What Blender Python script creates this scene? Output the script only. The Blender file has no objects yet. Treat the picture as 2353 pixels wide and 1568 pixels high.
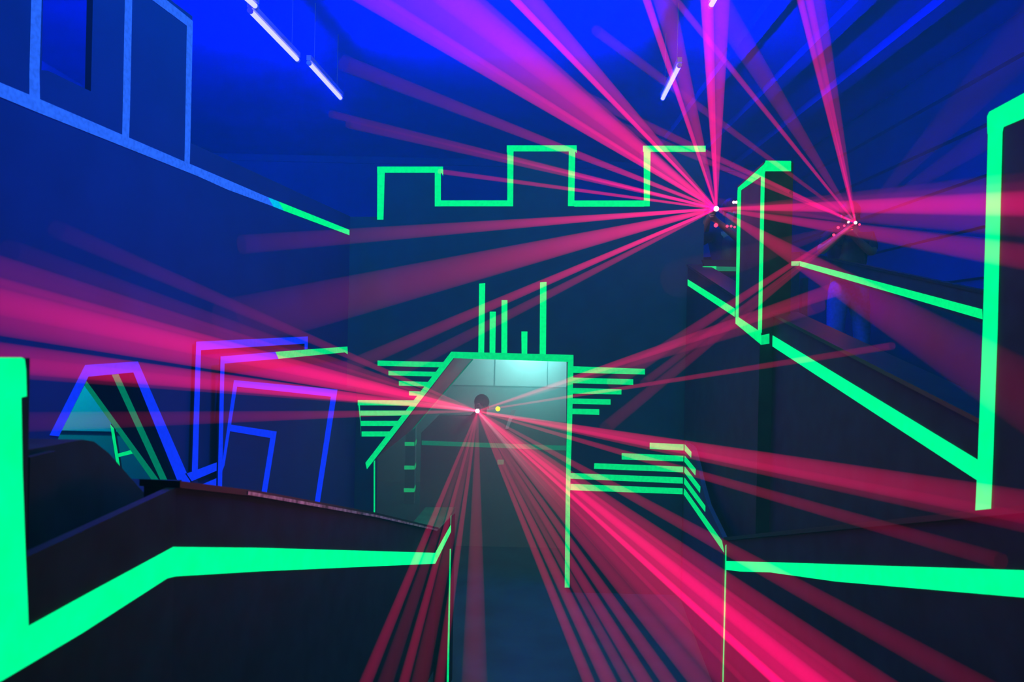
import bpy, bmesh, math, random
from mathutils import Vector, Matrix
from mathutils.geometry import tessellate_polygon

random.seed(7)
SC = bpy.context.scene
COL = SC.collection

# ------------------------------------------------------------------ camera, world, lights, exposure
FPX, CX, CY = 1830.0, 1176.5, 784.0
ROLL = math.atan(0.022)
EYE = Vector((0.0, 0.0, 2.2))
cam_d = bpy.data.cameras.new('camera')
cam_d.sensor_width = 36.0
cam_d.lens = 36.0 * FPX / 2353.0
cam_d.clip_start = 0.02
cam_d.dof.use_dof = True
cam_d.dof.focus_distance = 6.8
cam_d.dof.aperture_fstop = 4.5
cam = bpy.data.objects.new('camera', cam_d)
COL.objects.link(cam)
R_ = Vector((math.cos(ROLL), 0, math.sin(ROLL)))
U_ = Vector((-math.sin(ROLL), 0, math.cos(ROLL)))
F_ = Vector((0, 1, 0))
cam.matrix_world = Matrix(((R_.x, U_.x, -F_.x, EYE.x), (R_.y, U_.y, -F_.y, EYE.y), (R_.z, U_.z, -F_.z, EYE.z), (0, 0, 0, 1)))
SC.camera = cam

world = bpy.data.worlds.new('world')
SC.world = world
world.use_nodes = True
world.node_tree.nodes['Background'].inputs[0].default_value = (0, 0, 0, 1)
world.node_tree.nodes['Background'].inputs[1].default_value = 0.0
# thin theatrical haze everywhere
_vs = world.node_tree.nodes.new('ShaderNodeVolumeScatter')
_vs.inputs['Color'].default_value = (0.15, 0.85, 1.0, 1)
_vs.inputs['Density'].default_value = 0.016
_vs.inputs['Anisotropy'].default_value = 0.0
world.node_tree.links.new(_vs.outputs[0], world.node_tree.nodes['World Output'].inputs['Volume'])

SC.view_settings.view_transform = 'Standard'
SC.view_settings.look = 'None'
SC.view_settings.gamma = 1.0
SC.view_settings.use_curve_mapping = False
SC.view_settings.exposure = 0.0
SC.cycles.transparent_max_bounces = 200
SC.cycles.max_bounces = 3
SC.cycles.diffuse_bounces = 1
SC.cycles.volume_bounces = 0
SC.cycles.use_light_tree = False


def area_light(name, loc, target, size, size_y, color, power, spread=math.pi):
    d = bpy.data.lights.new(name, 'AREA')
    d.shape = 'RECTANGLE'
    d.size, d.size_y = size, size_y
    d.color, d.energy, d.spread = color, power, spread
    o = bpy.data.objects.new(name, d)
    COL.objects.link(o)
    o.location = loc
    o.rotation_euler = (Vector(target) - Vector(loc)).to_track_quat('-Z', 'Y').to_euler()
    return o


area_light('teal_fill_light', (0.3, 3.2, 5.45), (0.4, 6.2, 0.6), 2.0, 1.2, (0.0, 0.95, 0.70), 135)  # added unseen fill that tints haze, facade and floor teal
area_light('blue_fill_light', (1.7, 2.2, 5.4), (-1.9, 3.6, 3.6), 0.8, 0.4, (0.0, 0.004, 1.0), 85, math.radians(80))  # blue fill added out of view to brighten the gallery wall

# ------------------------------------------------------------------ pixel -> world helpers


def ray(px, py):
    a = (px - CX) / FPX
    b = (CY - py) / FPX
    return R_ * a + U_ * b + F_


def at(px, py, Y):
    """point seen at a pixel, at distance Y along the hall"""
    return EYE + ray(px, py) * Y


class Plane:
    def __init__(self, p, q, off=0.0):
        """vertical plane through the two ground points p, q; n faces the camera side"""
        p, q = Vector((p[0], p[1], 0)), Vector((q[0], q[1], 0))
        d = (q - p).normalized()
        n = Vector((d.y, -d.x, 0))
        if n.dot(Vector((0, 0, 0)) - p) < 0:
            n = -n
        self.n, self.p, self.d = n, p + n * off, d

    def at(self, px, py):
        r = ray(px, py)
        t = (self.p - EYE).dot(self.n) / r.dot(self.n)
        return EYE + r * t

    def many(self, pts):
        return [self.at(*p) for p in pts]

    def shift(self, off):
        o = Plane.__new__(Plane)
        o.n, o.d, o.p = self.n, self.d, self.p + self.n * off
        return o


# ------------------------------------------------------------------ materials


def new_mat(name):
    m = bpy.data.materials.new(name)
    m.use_nodes = True
    nt = m.node_tree
    nt.nodes.clear()
    out = nt.nodes.new('ShaderNodeOutputMaterial')
    return m, nt, out


def paint(name, col, rough=0.6, spec=0.3, vary=0.25, scale=6.0, bump=0.0, metal=0.0, coat=0.0):
    m, nt, out = new_mat(name)
    b = nt.nodes.new('ShaderNodeBsdfPrincipled')
    tc = nt.nodes.new('ShaderNodeTexCoord')
    nz = nt.nodes.new('ShaderNodeTexNoise')
    nz.inputs['Scale'].default_value = scale
    nz.inputs['Detail'].default_value = 4
    nt.links.new(tc.outputs['Object'], nz.inputs['Vector'])
    rp = nt.nodes.new('ShaderNodeValToRGB')
    lo = [c * (1 - vary) for c in col]
    hi = [min(1, c * (1 + vary)) for c in col]
    rp.color_ramp.elements[0].position = 0.3
    rp.color_ramp.elements[1].position = 0.7
    rp.color_ramp.elements[0].color = (*lo, 1)
    rp.color_ramp.elements[1].color = (*hi, 1)
    nt.links.new(nz.outputs['Fac'], rp.inputs['Fac'])
    nt.links.new(rp.outputs['Color'], b.inputs['Base Color'])
    b.inputs['Roughness'].default_value = rough
    b.inputs['Specular IOR Level'].default_value = spec
    b.inputs['Metallic'].default_value = metal
    b.inputs['Coat Weight'].default_value = coat
    if bump:
        bp = nt.nodes.new('ShaderNodeBump')
        bp.inputs['Strength'].default_value = bump
        nz2 = nt.nodes.new('ShaderNodeTexNoise')
        nz2.inputs['Scale'].default_value = scale * 9
        nt.links.new(tc.outputs['Object'], nz2.inputs['Vector'])
        nt.links.new(nz2.outputs['Fac'], bp.inputs['Height'])
        nt.links.new(bp.outputs['Normal'], b.inputs['Normal'])
    nt.links.new(b.outputs['BSDF'], out.inputs['Surface'])
    return m


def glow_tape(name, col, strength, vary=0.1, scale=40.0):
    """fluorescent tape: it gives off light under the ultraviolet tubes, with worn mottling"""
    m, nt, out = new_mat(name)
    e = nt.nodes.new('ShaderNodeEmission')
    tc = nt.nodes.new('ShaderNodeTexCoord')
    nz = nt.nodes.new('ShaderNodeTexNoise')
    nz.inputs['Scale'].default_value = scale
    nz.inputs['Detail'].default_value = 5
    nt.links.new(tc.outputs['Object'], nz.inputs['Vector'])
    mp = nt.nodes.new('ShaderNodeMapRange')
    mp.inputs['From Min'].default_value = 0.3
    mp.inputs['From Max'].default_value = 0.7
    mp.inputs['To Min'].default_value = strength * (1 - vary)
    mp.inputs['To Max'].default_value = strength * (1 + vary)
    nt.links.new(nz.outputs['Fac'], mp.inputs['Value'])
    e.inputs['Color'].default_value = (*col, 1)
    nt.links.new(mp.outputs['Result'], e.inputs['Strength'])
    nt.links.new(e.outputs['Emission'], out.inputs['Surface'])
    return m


def emit(name, col, strength, sample=True):
    m, nt, out = new_mat(name)
    e = nt.nodes.new('ShaderNodeEmission')
    e.inputs['Color'].default_value = (*col, 1)
    e.inputs['Strength'].default_value = strength
    nt.links.new(e.outputs['Emission'], out.inputs['Surface'])
    if not sample:
        m.cycles.emission_sampling = 'NONE'
    return m


def beam_mat(name, col):
    """laser light in the haze: adds to what lies behind it; brightness follows the depth of lit haze
    crossed by the line of sight and fades along the beam (mesh attribute glow)"""
    m, nt, out = new_mat(name)
    tr = nt.nodes.new('ShaderNodeBsdfTransparent')
    e = nt.nodes.new('ShaderNodeEmission')
    ad = nt.nodes.new('ShaderNodeAddShader')
    at_ = nt.nodes.new('ShaderNodeAttribute')
    at_.attribute_name = 'glow'
    lw = nt.nodes.new('ShaderNodeLayerWeight')
    lw.inputs['Blend'].default_value = 0.5
    one = nt.nodes.new('ShaderNodeMath')
    one.operation = 'SUBTRACT'
    one.inputs[0].default_value = 1.0
    nt.links.new(lw.outputs['Facing'], one.inputs[1])
    pw = nt.nodes.new('ShaderNodeMath')
    pw.operation = 'POWER'
    pw.inputs[1].default_value = 0.9
    nt.links.new(one.outputs[0], pw.inputs[0])
    mu = nt.nodes.new('ShaderNodeMath')
    mu.operation = 'MULTIPLY'
    nt.links.new(pw.outputs[0], mu.inputs[0])
    nt.links.new(at_.outputs['Fac'], mu.inputs[1])
    e.inputs['Color'].default_value = (*col, 1)
    nt.links.new(mu.outputs[0], e.inputs['Strength'])
    nt.links.new(tr.outputs[0], ad.inputs[0])
    nt.links.new(e.outputs[0], ad.inputs[1])
    nt.links.new(ad.outputs[0], out.inputs['Surface'])
    m.cycles.emission_sampling = 'NONE'
    return m


M = {
    'wall': paint('dark_wall_paint', (0.005, 0.05, 0.08), 0.75, 0.12, 0.12, 5, 0.05),
    'gallery': paint('dark_blue_wall_paint', (0.003, 0.028, 0.10), 0.75, 0.12, 0.10, 3, 0.05),
    'black': paint('black_satin_paint', (0.006, 0.026, 0.028), 0.6, 0.15, 0.35, 9, 0.08),
    'cap': paint('black_gloss_cap', (0.006, 0.018, 0.022), 0.35, 0.3, 0.3, 14, 0.05),
    'floor': paint('dark_floor_carpet', (0.005, 0.06, 0.075), 0.8, 0.2, 0.25, 3, 0.2),
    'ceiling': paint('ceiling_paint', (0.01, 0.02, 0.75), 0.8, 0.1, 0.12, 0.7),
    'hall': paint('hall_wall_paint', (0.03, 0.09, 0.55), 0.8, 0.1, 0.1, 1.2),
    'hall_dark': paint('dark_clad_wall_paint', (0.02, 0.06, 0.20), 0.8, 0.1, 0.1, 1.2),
    'pale': paint('pale_back_room_paint', (0.42, 0.50, 0.50), 0.8, 0.1, 0.04, 2),
    'grey': paint('grey_back_room_paint', (0.20, 0.25, 0.25), 0.8, 0.1, 0.06, 2),
    'lining': paint('grey_passage_paint', (0.11, 0.17, 0.165), 0.7, 0.2, 0.1, 3),
    'skin': paint('skin', (0.22, 0.12, 0.085), 0.5, 0.4, 0.05, 12),
    'hair': paint('dark_hair', (0.02, 0.015, 0.012), 0.6, 0.3, 0.3, 60),
    'jeans': paint('blue_denim', (0.02, 0.07, 0.50), 0.8, 0.1, 0.2, 40),
    'shirt': paint('dark_shirt', (0.02, 0.02, 0.05), 0.8, 0.1, 0.15, 30),
    'vest': paint('black_vest', (0.02, 0.02, 0.025), 0.5, 0.4, 0.2, 30),
    'gunmetal': paint('black_gun_plastic', (0.02, 0.02, 0.022), 0.35, 0.5, 0.2, 20),
    'metal': paint('white_lamp_metal', (0.4, 0.4, 0.45), 0.5, 0.4, 0.05, 8),
    'trim': paint('painted_glint_metal', (0.45, 0.50, 0.48), 0.35, 0.5, 0.9, 26, 0.1, 0.6),  # noise-broken pale colour imitates glints on the parapet cap
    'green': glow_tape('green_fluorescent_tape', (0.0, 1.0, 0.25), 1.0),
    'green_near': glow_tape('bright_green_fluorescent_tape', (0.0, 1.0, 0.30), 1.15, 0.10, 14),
    'green_far': glow_tape('haze_dimmed_green_tape', (0.0, 1.0, 0.27), 0.78),  # haze dimming of distant tape is put into the weaker emission
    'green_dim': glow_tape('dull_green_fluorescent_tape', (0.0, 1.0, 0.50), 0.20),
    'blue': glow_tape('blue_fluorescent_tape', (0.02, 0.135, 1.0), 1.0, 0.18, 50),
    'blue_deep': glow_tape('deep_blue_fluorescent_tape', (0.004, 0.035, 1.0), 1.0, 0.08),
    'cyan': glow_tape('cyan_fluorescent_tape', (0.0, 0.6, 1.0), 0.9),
    'tube': emit('lit_ultraviolet_tube', (0.72, 0.78, 520.0), 1.0),
    'lamp': emit('lit_cool_lamp', (0.55, 1.0, 1.0), 8.0),
    'led_red': emit('lit_red_led', (1.0, 0.03, 0.10), 3.0, False),
    'led_pink': emit('lit_pink_led', (1.0, 0.45, 0.6), 3.0, False),
    'led_yellow': emit('lit_yellow_led', (1.0, 0.95, 0.0), 2.5, False),
    'laser_lens': emit('lit_laser_lens', (1.0, 0.75, 0.85), 6.0, False),
    'beam': beam_mat('red_laser_light', (1.0, 0.0, 0.15)),
    'beam_pink': beam_mat('pink_red_laser_light', (1.0, 0.0, 0.17)),
    'beam_hot': beam_mat('pink_white_laser_core', (1.0, 0.50, 0.62)),
    'beam_violet': beam_mat('violet_laser_light', (0.28, 0.02, 0.35)),
}

# ------------------------------------------------------------------ object helpers


def world_loc(o):
    return o.location.copy() if o.parent is None else Vector((0, 0, 0))


def link_mesh(name, bm, mat, parent=None, smooth=False):
    bmesh.ops.recalc_face_normals(bm, faces=bm.faces[:])
    me = bpy.data.meshes.new(name)
    bm.to_mesh(me)
    bm.free()
    me.materials.append(mat)
    if smooth:
        for p in me.polygons:
            p.use_smooth = True
    o = bpy.data.objects.new(name, me)
    COL.objects.link(o)
    if parent is not None:
        o.parent = parent
        o.matrix_parent_inverse = Matrix.Translation(-world_loc(parent))
    return o


def thing(name, label, cat, loc, group=None):
    o = bpy.data.objects.new(name, None)
    o.empty_display_size = 0.1
    COL.objects.link(o)
    o.location = loc
    o['label'], o['category'], o['kind'] = label, cat, 'thing'
    if group:
        o['group'] = group
    return o


def tag(o, label, cat, group=None, kind='thing'):
    o['label'], o['category'], o['kind'] = label, cat, kind
    if group:
        o['group'] = group
    return o


def struct(o):
    o['kind'] = 'structure'
    return o


def prism_bm(loops, off, bm=None):
    """solid from a flat outline (first loop) with holes (other loops), pushed along off"""
    bm = bm or bmesh.new()
    off = Vector(off)
    tris = tessellate_polygon([[Vector(v) for v in l] for l in loops])
    flat = [Vector(v) for l in loops for v in l]
    A = [bm.verts.new(v) for v in flat]
    B = [bm.verts.new(v + off) for v in flat]
    for t in tris:
        try:
            bm.faces.new([A[i] for i in t])
            bm.faces.new([B[i] for i in reversed(t)])
        except ValueError:
            pass
    k = 0
    for l in loops:
        n = len(l)
        for i in range(n):
            a, b = k + i, k + (i + 1) % n
            try:
                bm.faces.new([A[a], A[b], B[b], B[a]])
            except ValueError:
                pass
        k += n
    return bm


def prism(name, loops, off, mat, parent=None):
    return link_mesh(name, prism_bm(loops, off), mat, parent)


def box_bm(lo, hi, bm=None):
    bm = bm or bmesh.new()
    lo, hi = Vector(lo), Vector(hi)
    mtx = Matrix.Translation((lo + hi) / 2) @ Matrix.Diagonal((*(hi - lo), 1))
    bmesh.ops.create_cube(bm, size=1.0, matrix=mtx)
    return bm


def box(name, lo, hi, mat, parent=None, bevel=0.0):
    bm = box_bm(lo, hi)
    if bevel:
        bmesh.ops.bevel(bm, geom=bm.edges[:], offset=bevel, segments=2, affect='EDGES')
    return link_mesh(name, bm, mat, parent)


def tube_bm(pts, rads, seg=12, bm=None, cap=True):
    bm = bm or bmesh.new()
    pts = [Vector(p) for p in pts]
    rings = []
    for i, p in enumerate(pts):
        d = (pts[min(i + 1, len(pts) - 1)] - pts[max(i - 1, 0)]).normalized()
        x = d.orthogonal().normalized() if i == 0 else (rx - d * rx.dot(d)).normalized()
        rx = x
        y = d.cross(x)
        r = rads[i] if isinstance(rads, (list, tuple)) else rads
        rings.append([bm.verts.new(p + (x * math.cos(2 * math.pi * k / seg) + y * math.sin(2 * math.pi * k / seg)) * r) for k in range(seg)])
    for a, b in zip(rings, rings[1:]):
        for k in range(seg):
            bm.faces.new([a[k], a[(k + 1) % seg], b[(k + 1) % seg], b[k]])
    if cap:
        bm.faces.new(list(reversed(rings[0])))
        bm.faces.new(rings[-1])
    return bm


def ball_bm(c, r, scale=(1, 1, 1), bm=None, u=16, v=10):
    bm = bm or bmesh.new()
    mtx = Matrix.Translation(c) @ Matrix.Diagonal((r * scale[0], r * scale[1], r * scale[2], 1))
    bmesh.ops.create_uvsphere(bm, u_segments=u, v_segments=v, radius=1.0, matrix=mtx)
    return bm


TAPE_T = 0.003


def tape(plane, pts, mat, parent, name='tape_strip', lift=0.001, label=None):
    pl = plane.shift(lift + TAPE_T)
    o = prism(name, [pl.many(pts)], -pl.n * TAPE_T, mat, parent)
    if label:
        o['label'] = label
    return o


def tape3(pts, n, mat, parent, name='tape_strip', lift=0.001):
    n = Vector(n).normalized()
    return prism(name, [[Vector(p) + n * (lift + TAPE_T) for p in pts]], -n * TAPE_T, mat, parent)


# ------------------------------------------------------------------ the hall
HALL_CEIL, BACK_Y, ROOM_Y = 5.6, 15.0, 12.4
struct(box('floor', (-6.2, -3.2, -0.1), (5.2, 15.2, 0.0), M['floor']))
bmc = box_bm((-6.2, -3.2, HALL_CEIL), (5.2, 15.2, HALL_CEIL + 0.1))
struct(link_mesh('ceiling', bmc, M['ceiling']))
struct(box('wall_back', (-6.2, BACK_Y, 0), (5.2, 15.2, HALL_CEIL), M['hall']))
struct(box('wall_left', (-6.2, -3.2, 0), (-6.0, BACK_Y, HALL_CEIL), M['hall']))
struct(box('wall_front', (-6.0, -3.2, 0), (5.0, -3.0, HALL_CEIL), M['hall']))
# right wall clad in long horizontal boards
bmr = bmesh.new()
z, k = 0.0, 0
prof = []
while z < HALL_CEIL - 0.01:
    h = 0.27
    prof += [(5.0, z), (5.0 - (0.05 if k % 2 else 0.0), z + 0.02), (5.0 - (0.05 if k % 2 else 0.0), min(z + h, HALL_CEIL))]
    z += h
    k += 1
prof = [(5.2, 0)] + prof + [(5.2, HALL_CEIL)]
struct(link_mesh('wall_right', prism_bm([[Vector((x, -3.0, z)) for x, z in prof]], (0, BACK_Y + 3.0, 0), bmr), M['hall_dark']))
# cornice board and pilasters at the back wall, ceiling joists
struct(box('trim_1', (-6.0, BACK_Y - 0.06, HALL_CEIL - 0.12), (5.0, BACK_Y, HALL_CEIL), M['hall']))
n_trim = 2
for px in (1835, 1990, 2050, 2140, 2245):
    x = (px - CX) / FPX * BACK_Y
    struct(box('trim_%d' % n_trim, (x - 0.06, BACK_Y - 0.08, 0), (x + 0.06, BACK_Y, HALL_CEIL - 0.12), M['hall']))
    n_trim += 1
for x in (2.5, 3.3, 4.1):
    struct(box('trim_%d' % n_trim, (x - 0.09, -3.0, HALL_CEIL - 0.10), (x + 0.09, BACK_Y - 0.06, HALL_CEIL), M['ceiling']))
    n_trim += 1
# upper decks that roof the lower rooms
struct(box('ceiling_lower_room', (-6.0, 7.17, 2.55), (1.70, BACK_Y, 2.70), M['lining']))

# ------------------------------------------------------------------ castle facade (distance 7 m)
FY = 7.0
PF = Plane((-1, FY), (1, FY))


def fz(px, z=0.0, Y=FY):
    return Vector(((px - CX) / FPX * Y, Y, z))


fac = thing('castle_facade', 'dark battlement wall with three taped merlons above a slanted tape-edged doorway', 'castle wall', (0, FY, 0))
pts = PF.many([(690, 497), (867, 498.5), (867, 383), (1014, 383), (1013, 460.5), (1165.5, 460.5), (1165.5, 334), (1322.5, 334),
               (1320, 461), (1479.5, 461), (1478.5, 335), (1622, 335)])
rx = pts[-1].x
xr = PF.at(1304, 1300).x
outline = [fz(690)] + pts + [Vector((rx, FY, 0)), Vector((xr, FY, 0))] + PF.many([(1304.5, 832), (1042, 823.5), (860, 1058)]) + [Vector((PF.at(860, 1150).x, FY, 0))]
prism('wall_panel', [outline], (0, 0.16, 0), M['wall'], fac)
# crenellation tape
for P in ([(867, 397), (884, 397), (881, 505), (866.5, 505)], [(866.6, 383), (1018, 383), (1018, 397), (866.6, 397)],
          [(999, 397), (1013, 397), (1013, 460.6), (1013, 474.5), (999, 474.5)], [(1013, 460.6), (1166, 460.6), (1166, 474.3), (1013, 474.3)],
          [(1165.7, 348), (1180, 348), (1179, 474.3), (1165.7, 474.3)], [(1164.5, 334), (1325, 334), (1325.5, 352), (1322, 348), (1180, 348), (1167, 348), (1164.5, 351)],
          [(1307, 348), (1322, 348), (1319.6, 474), (1305, 474)], [(1319.8, 461), (1480, 461), (1480, 475), (1319.6, 475)],
          [(1479.3, 349), (1495, 349), (1493, 474.5), (1479.5, 474.5)], [(1477.5, 335), (1622, 335), (1621.5, 349), (1477.5, 349)]):
    tape(PF, P, M['green'], fac, 'battlement_tape')
# cap return on the first merlon's flank
cx = PF.at(1014, 390).x
tape3([(cx, FY - 0.002, PF.at(1014, 383).z), (cx, FY + 0.15, PF.at(1014, 383).z), (cx, FY + 0.15, PF.at(1014, 396).z), (cx, FY - 0.002, PF.at(1014, 396).z)], (1, 0, 0), M['green'], fac, 'battlement_tape')
# five upright bars above the door
for P in ([(1101, 652), (1115, 651), (1112.5, 812), (1099, 812)], [(1125.4, 716.5), (1139.4, 716.5), (1138, 815), (1125, 815)],
          [(1152.5, 690), (1166, 690), (1165.5, 815), (1152, 815)], [(1198, 762), (1212, 762), (1211.5, 816), (1198.5, 816)],
          [(1241, 649), (1255.8, 648), (1254.5, 817), (1240, 817)]):
    tape(PF, P, M['green'], fac, 'upright_tape_bar')
# door tape
for P in ([(1037, 808.5), (1317.7, 816), (1317.7, 832), (1305, 832), (1042, 823.4)], [(1037, 808.5), (1042, 823.4), (843, 1079), (839.6, 1064)],
          [(1305, 832), (1317.7, 832), (1315, 960), (1310, 1130), (1309, 1351), (1297.5, 1351), (1300, 1130), (1303, 960)],
          [(858.6, 1061), (861.8, 1058), (861.8, 1250), (858.6, 1250)]):
    tape(PF, P, M['green_far'], fac, 'door_tape', 0.0012)
# stripes left of the door
for x0, y0, y1, dy, xe in ((867.5, 829, 841, 3.5, 1016), (892.5, 852.5, 863, 2.5, 998), (916.5, 876, 886.5, 2, 980), (940, 899, 909, 1, 963),
                       (822, 920, 932, 0.5, 946), (828, 944, 955.5, 0, 928), (829, 967.7, 979.5, 0, 910), (831, 992, 1003.5, 0, 891)):
    def slx(y):
        return 1037 + (839.6 - 1037) * (y - 808.5) / (1064 - 808.5)
    tape(PF, [(x0, y0), (slx(y0 + dy) + 1, y0 + dy), (slx(y1 + dy) + 1, y1 + dy), (x0, y1)], M['green_far'], fac, 'wing_tape_stripe')
tape(PF, [(822, 920), (827, 932), (829.5, 1003), (828, 972)], M['green_far'], fac, 'wing_tape_stripe', 0.0016)
# stripes right of the door
for P in ([(1317.4, 842), (1482, 848), (1482, 861), (1317, 857)], [(1317, 868), (1455, 872), (1455, 885), (1316.7, 881)], [(1316.5, 892), (1428, 895), (1428, 907), (1316.3, 905)],
          [(1316, 916), (1403, 918), (1403, 930.5), (1315.7, 928.5)], [(1315.5, 939.5), (1377, 941), (1377, 954), (1315, 952)]):
    tape(PF, P, M['green_far'], fac, 'wing_tape_stripe')
# lower right stripes, facade half
ST = [((1493, 1018), (1573, 1021.7), (1588, 1039), (1587.4, 1052), (1573, 1036), (1493, 1032)),
      ((1428.7, 1041.8), (1573, 1048), (1598, 1078), (1597, 1092.6), (1572, 1061), (1428.7, 1056.7)),
      ((1365.6, 1065), (1573, 1073), (1608.6, 1118.7), (1607.5, 1132.8), (1572, 1086), (1365, 1078)),
      ((1311, 1087.7), (1572.5, 1098), (1620, 1163), (1619.5, 1176.7), (1571.6, 1112), (1311, 1100.6)),
      ((1311, 1112.7), (1572, 1123), (1658, 1243.5), (1663, 1270), (1570.7, 1136.5), (1310.5, 1127))]
for s in ST:
    tape(PF, [s[0], s[1], s[4], s[5]], M['green_far'], fac, 'lower_tape_stripe', 0.0014)
# sloping lining of the passage behind the door
inn = [at(1087, 826, 8.0), at(950, 985, 8.0)]
o0 = PF.at(1042, 823.5) + Vector((0, 0.16, 0))
o1 = PF.at(860, 1058) + Vector((0, 0.16, 0))
nl = (inn[0] - o0).cross(o1 - o0).normalized()
if nl.z < 0:
    nl = -nl
prism('passage_lining', [[o0, inn[0], inn[1], o1]], nl * 0.04, M['lining'], fac)
e = (inn[1] - inn[0]).normalized()
w = Vector((0, -0.05, 0))
tape3([inn[0], inn[1], inn[1] + (o1 - inn[1]).normalized() * 0.045, inn[0] + (o0 - inn[0]).normalized() * 0.045], -nl, M['green_dim'], fac, 'passage_tape', 0.002)

# ------------------------------------------------------------------ striped side wall that folds towards the camera
SW0, SW1 = (1.517, 7.0), (1.347, 5.1)
PS = Plane(SW0, SW1)
side = thing('striped_side_wall', 'low black wall folding forward from the facade with five stepped green stripe ends', 'side wall', (1.43, 6.0, 0))
top = PS.many([(1573, 1010), (1592, 1030), (1604, 1076), (1613, 1116), (1625, 1160), (1662, 1238)])
g0, g1 = Vector((top[0].x, top[0].y - 0.001, 0)), Vector((top[-1].x, top[-1].y, 0))
prism('wall_panel', [[g0] + top + [g1]], -PS.n * 0.03, M['wall'], side)
for s in ST:
    tape(PS, [s[1], s[2], s[3], s[4]], M['green_far'], side, 'lower_tape_stripe')

# ------------------------------------------------------------------ right foreground parapet
RP0, RP1 = (1.347, 5.1), (1.37, 1.2)
PR = Plane(RP0, RP1)
rpar = thing('descending_parapet', 'black ramp parapet with one broad straight green stripe, below the tall taped panel', 'parapet', (1.4, 3.2, 0))


def onplane_line(pl, pxs):
    return pl.many(pxs)


rt = PR.many([(1664, 1243), (2353, 1180)])
d = (rt[1] - rt[0])
rt.append(rt[0] + d * 1.25)
pan = [Vector((rt[0].x, rt[0].y, 0)), rt[0], rt[2], Vector((rt[2].x, rt[2].y, 0))]
prism('wall_panel', [pan], -PR.n * 0.12, M['black'], rpar)
prism('cap', [[rt[0] + PR.n * 0.012, rt[2] + PR.n * 0.012, rt[2] + PR.n * 0.012 + Vector((0, 0, .02)), rt[0] + PR.n * 0.012 + Vector((0, 0, .02))]], -PR.n * 0.144, M['cap'], rpar)
tape(PR, [(1668, 1290), (1790, 1293), (2353, 1311), (3000, 1331), (3000, 1429), (2353, 1374), (1920, 1337), (1770, 1316), (1700, 1314), (1668, 1310)], M['green_near'], rpar, 'broad_tape_stripe')
tape(PR, [(1663.5, 1262), (1668, 1252), (1668, 1310), (1661.5, 1568), (1656.5, 1568)], M['green_far'], rpar, 'corner_tape', 0.0016)

# ------------------------------------------------------------------ left foreground parapet
LP0, LP1 = (-0.90, 1.46), (-0.88, 2.07)
LPE = (-0.493, 5.12)
PL1 = Plane((-0.915, 1.0), LP1)
PL2 = Plane(LP1, LPE)
lpar = thing('descending_parapet', 'black ramp parapet with a kinked green stripe, its raised near end taped upright', 'parapet', (-0.8, 2.5, 0))
t2 = PL2.many([(404, 1121), (600, 1143), (860, 1187), (1004, 1219)])
kink_top = PL1.at(402, 1121)
zk = t2[0].z
kx = t2[0].x
q0 = PL1.at(56, 1400)          # end of the raised part
zr = PL1.at(56, 823).z
yk = t2[0].y
near = Vector((-0.915, 0.9, 0))
q1 = Vector((q0.x, q0.y, 0))
# near piece: raised part, low sill, sloping towards the kink
sill = PL1.at(64, 1425).z + 0.02
pn = [near, near + Vector((0, 0, zr)), Vector((q0.x, q0.y, zr)), Vector((q0.x, q0.y + 0.004, sill + 0.10)), Vector((t2[0].x, yk, zk)), Vector((t2[0].x, yk, 0))]
pn2 = [Vector((t2[0].x, t2[0].y, 0))] + t2 + [Vector((t2[3].x, t2[3].y, 0))]
prism('wall_panel', [pn], -PL1.n * 0.025, M['black'], lpar)
prism('wall_panel', [pn2], -PL2.n * 0.09, M['black'], lpar)
capl = [p + PL2.n * 0.012 for p in t2]
prism('cap', [capl + [p + Vector((0, 0, 0.018)) for p in reversed(capl)]], -PL2.n * 0.115, M['cap'], lpar)
glint_line = [p + PL2.n * 0.0125 for p in PL2.many([(560, 1137), (700, 1161), (860, 1189), (1004, 1221)])]  # strip added to imitate light glinting off the cap edge
prism('glint_strip', [glint_line + [p + Vector((0, 0, 0.011)) for p in reversed(glint_line)]], PL2.n * 0.002, M['trim'], lpar)['label'] = 'pale strip painted as glints along the cap edge'  # the 'trim' material holds the painted glint colour
tape(PL2, [(399, 1257.5), (600, 1259.5), (1000, 1271), (1000, 1296), (600, 1313.5), (406, 1325), (399, 1326)], M['green_near'], lpar, 'broad_tape_stripe')
tape(PL1, [(66, 1441), (230, 1350), (399, 1257.5), (399, 1326), (384, 1330), (190, 1455), (0, 1568), (-60, 1600), (-60, 1480)], M['green_near'], lpar, 'broad_tape_stripe')
tape(PL1, [(-60, 822), (50, 822), (57, 826), (60, 850), (61.5, 911), (49, 914), (52, 1080), (58, 1250), (66, 1441), (-60, 1500)], M['green_near'], lpar, 'upright_tape', 0.0015)
# end face beside the doorway
PE = Plane((-0.6, 5.12), (-0.3, 5.06))
ef = PE.many([(1003, 1222), (1040, 1168)])
ef2 = PE.at(1032, 1540)
prism('end_panel', [[Vector((ef[0].x, ef[0].y, 0)), ef[0], PE.at(1038, 1186), Vector((ef2.x, ef2.y, 0))]], -PE.n * 0.08, M['black'], lpar)
tape(PE, [(1000, 1271), (1036, 1206), (1036, 1223), (1000, 1296)], M['green'], lpar, 'corner_tape')
tape(PE, [(1034.5, 1186), (1037.5, 1184), (1036.5, 1206), (1034.5, 1206)], M['green_dim'], lpar, 'corner_tape')
tape(PE, [(1033.4, 1262), (1036, 1262), (1031, 1568), (1026.5, 1568)], M['green_far'], lpar, 'corner_tape', 0.0016)

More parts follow.
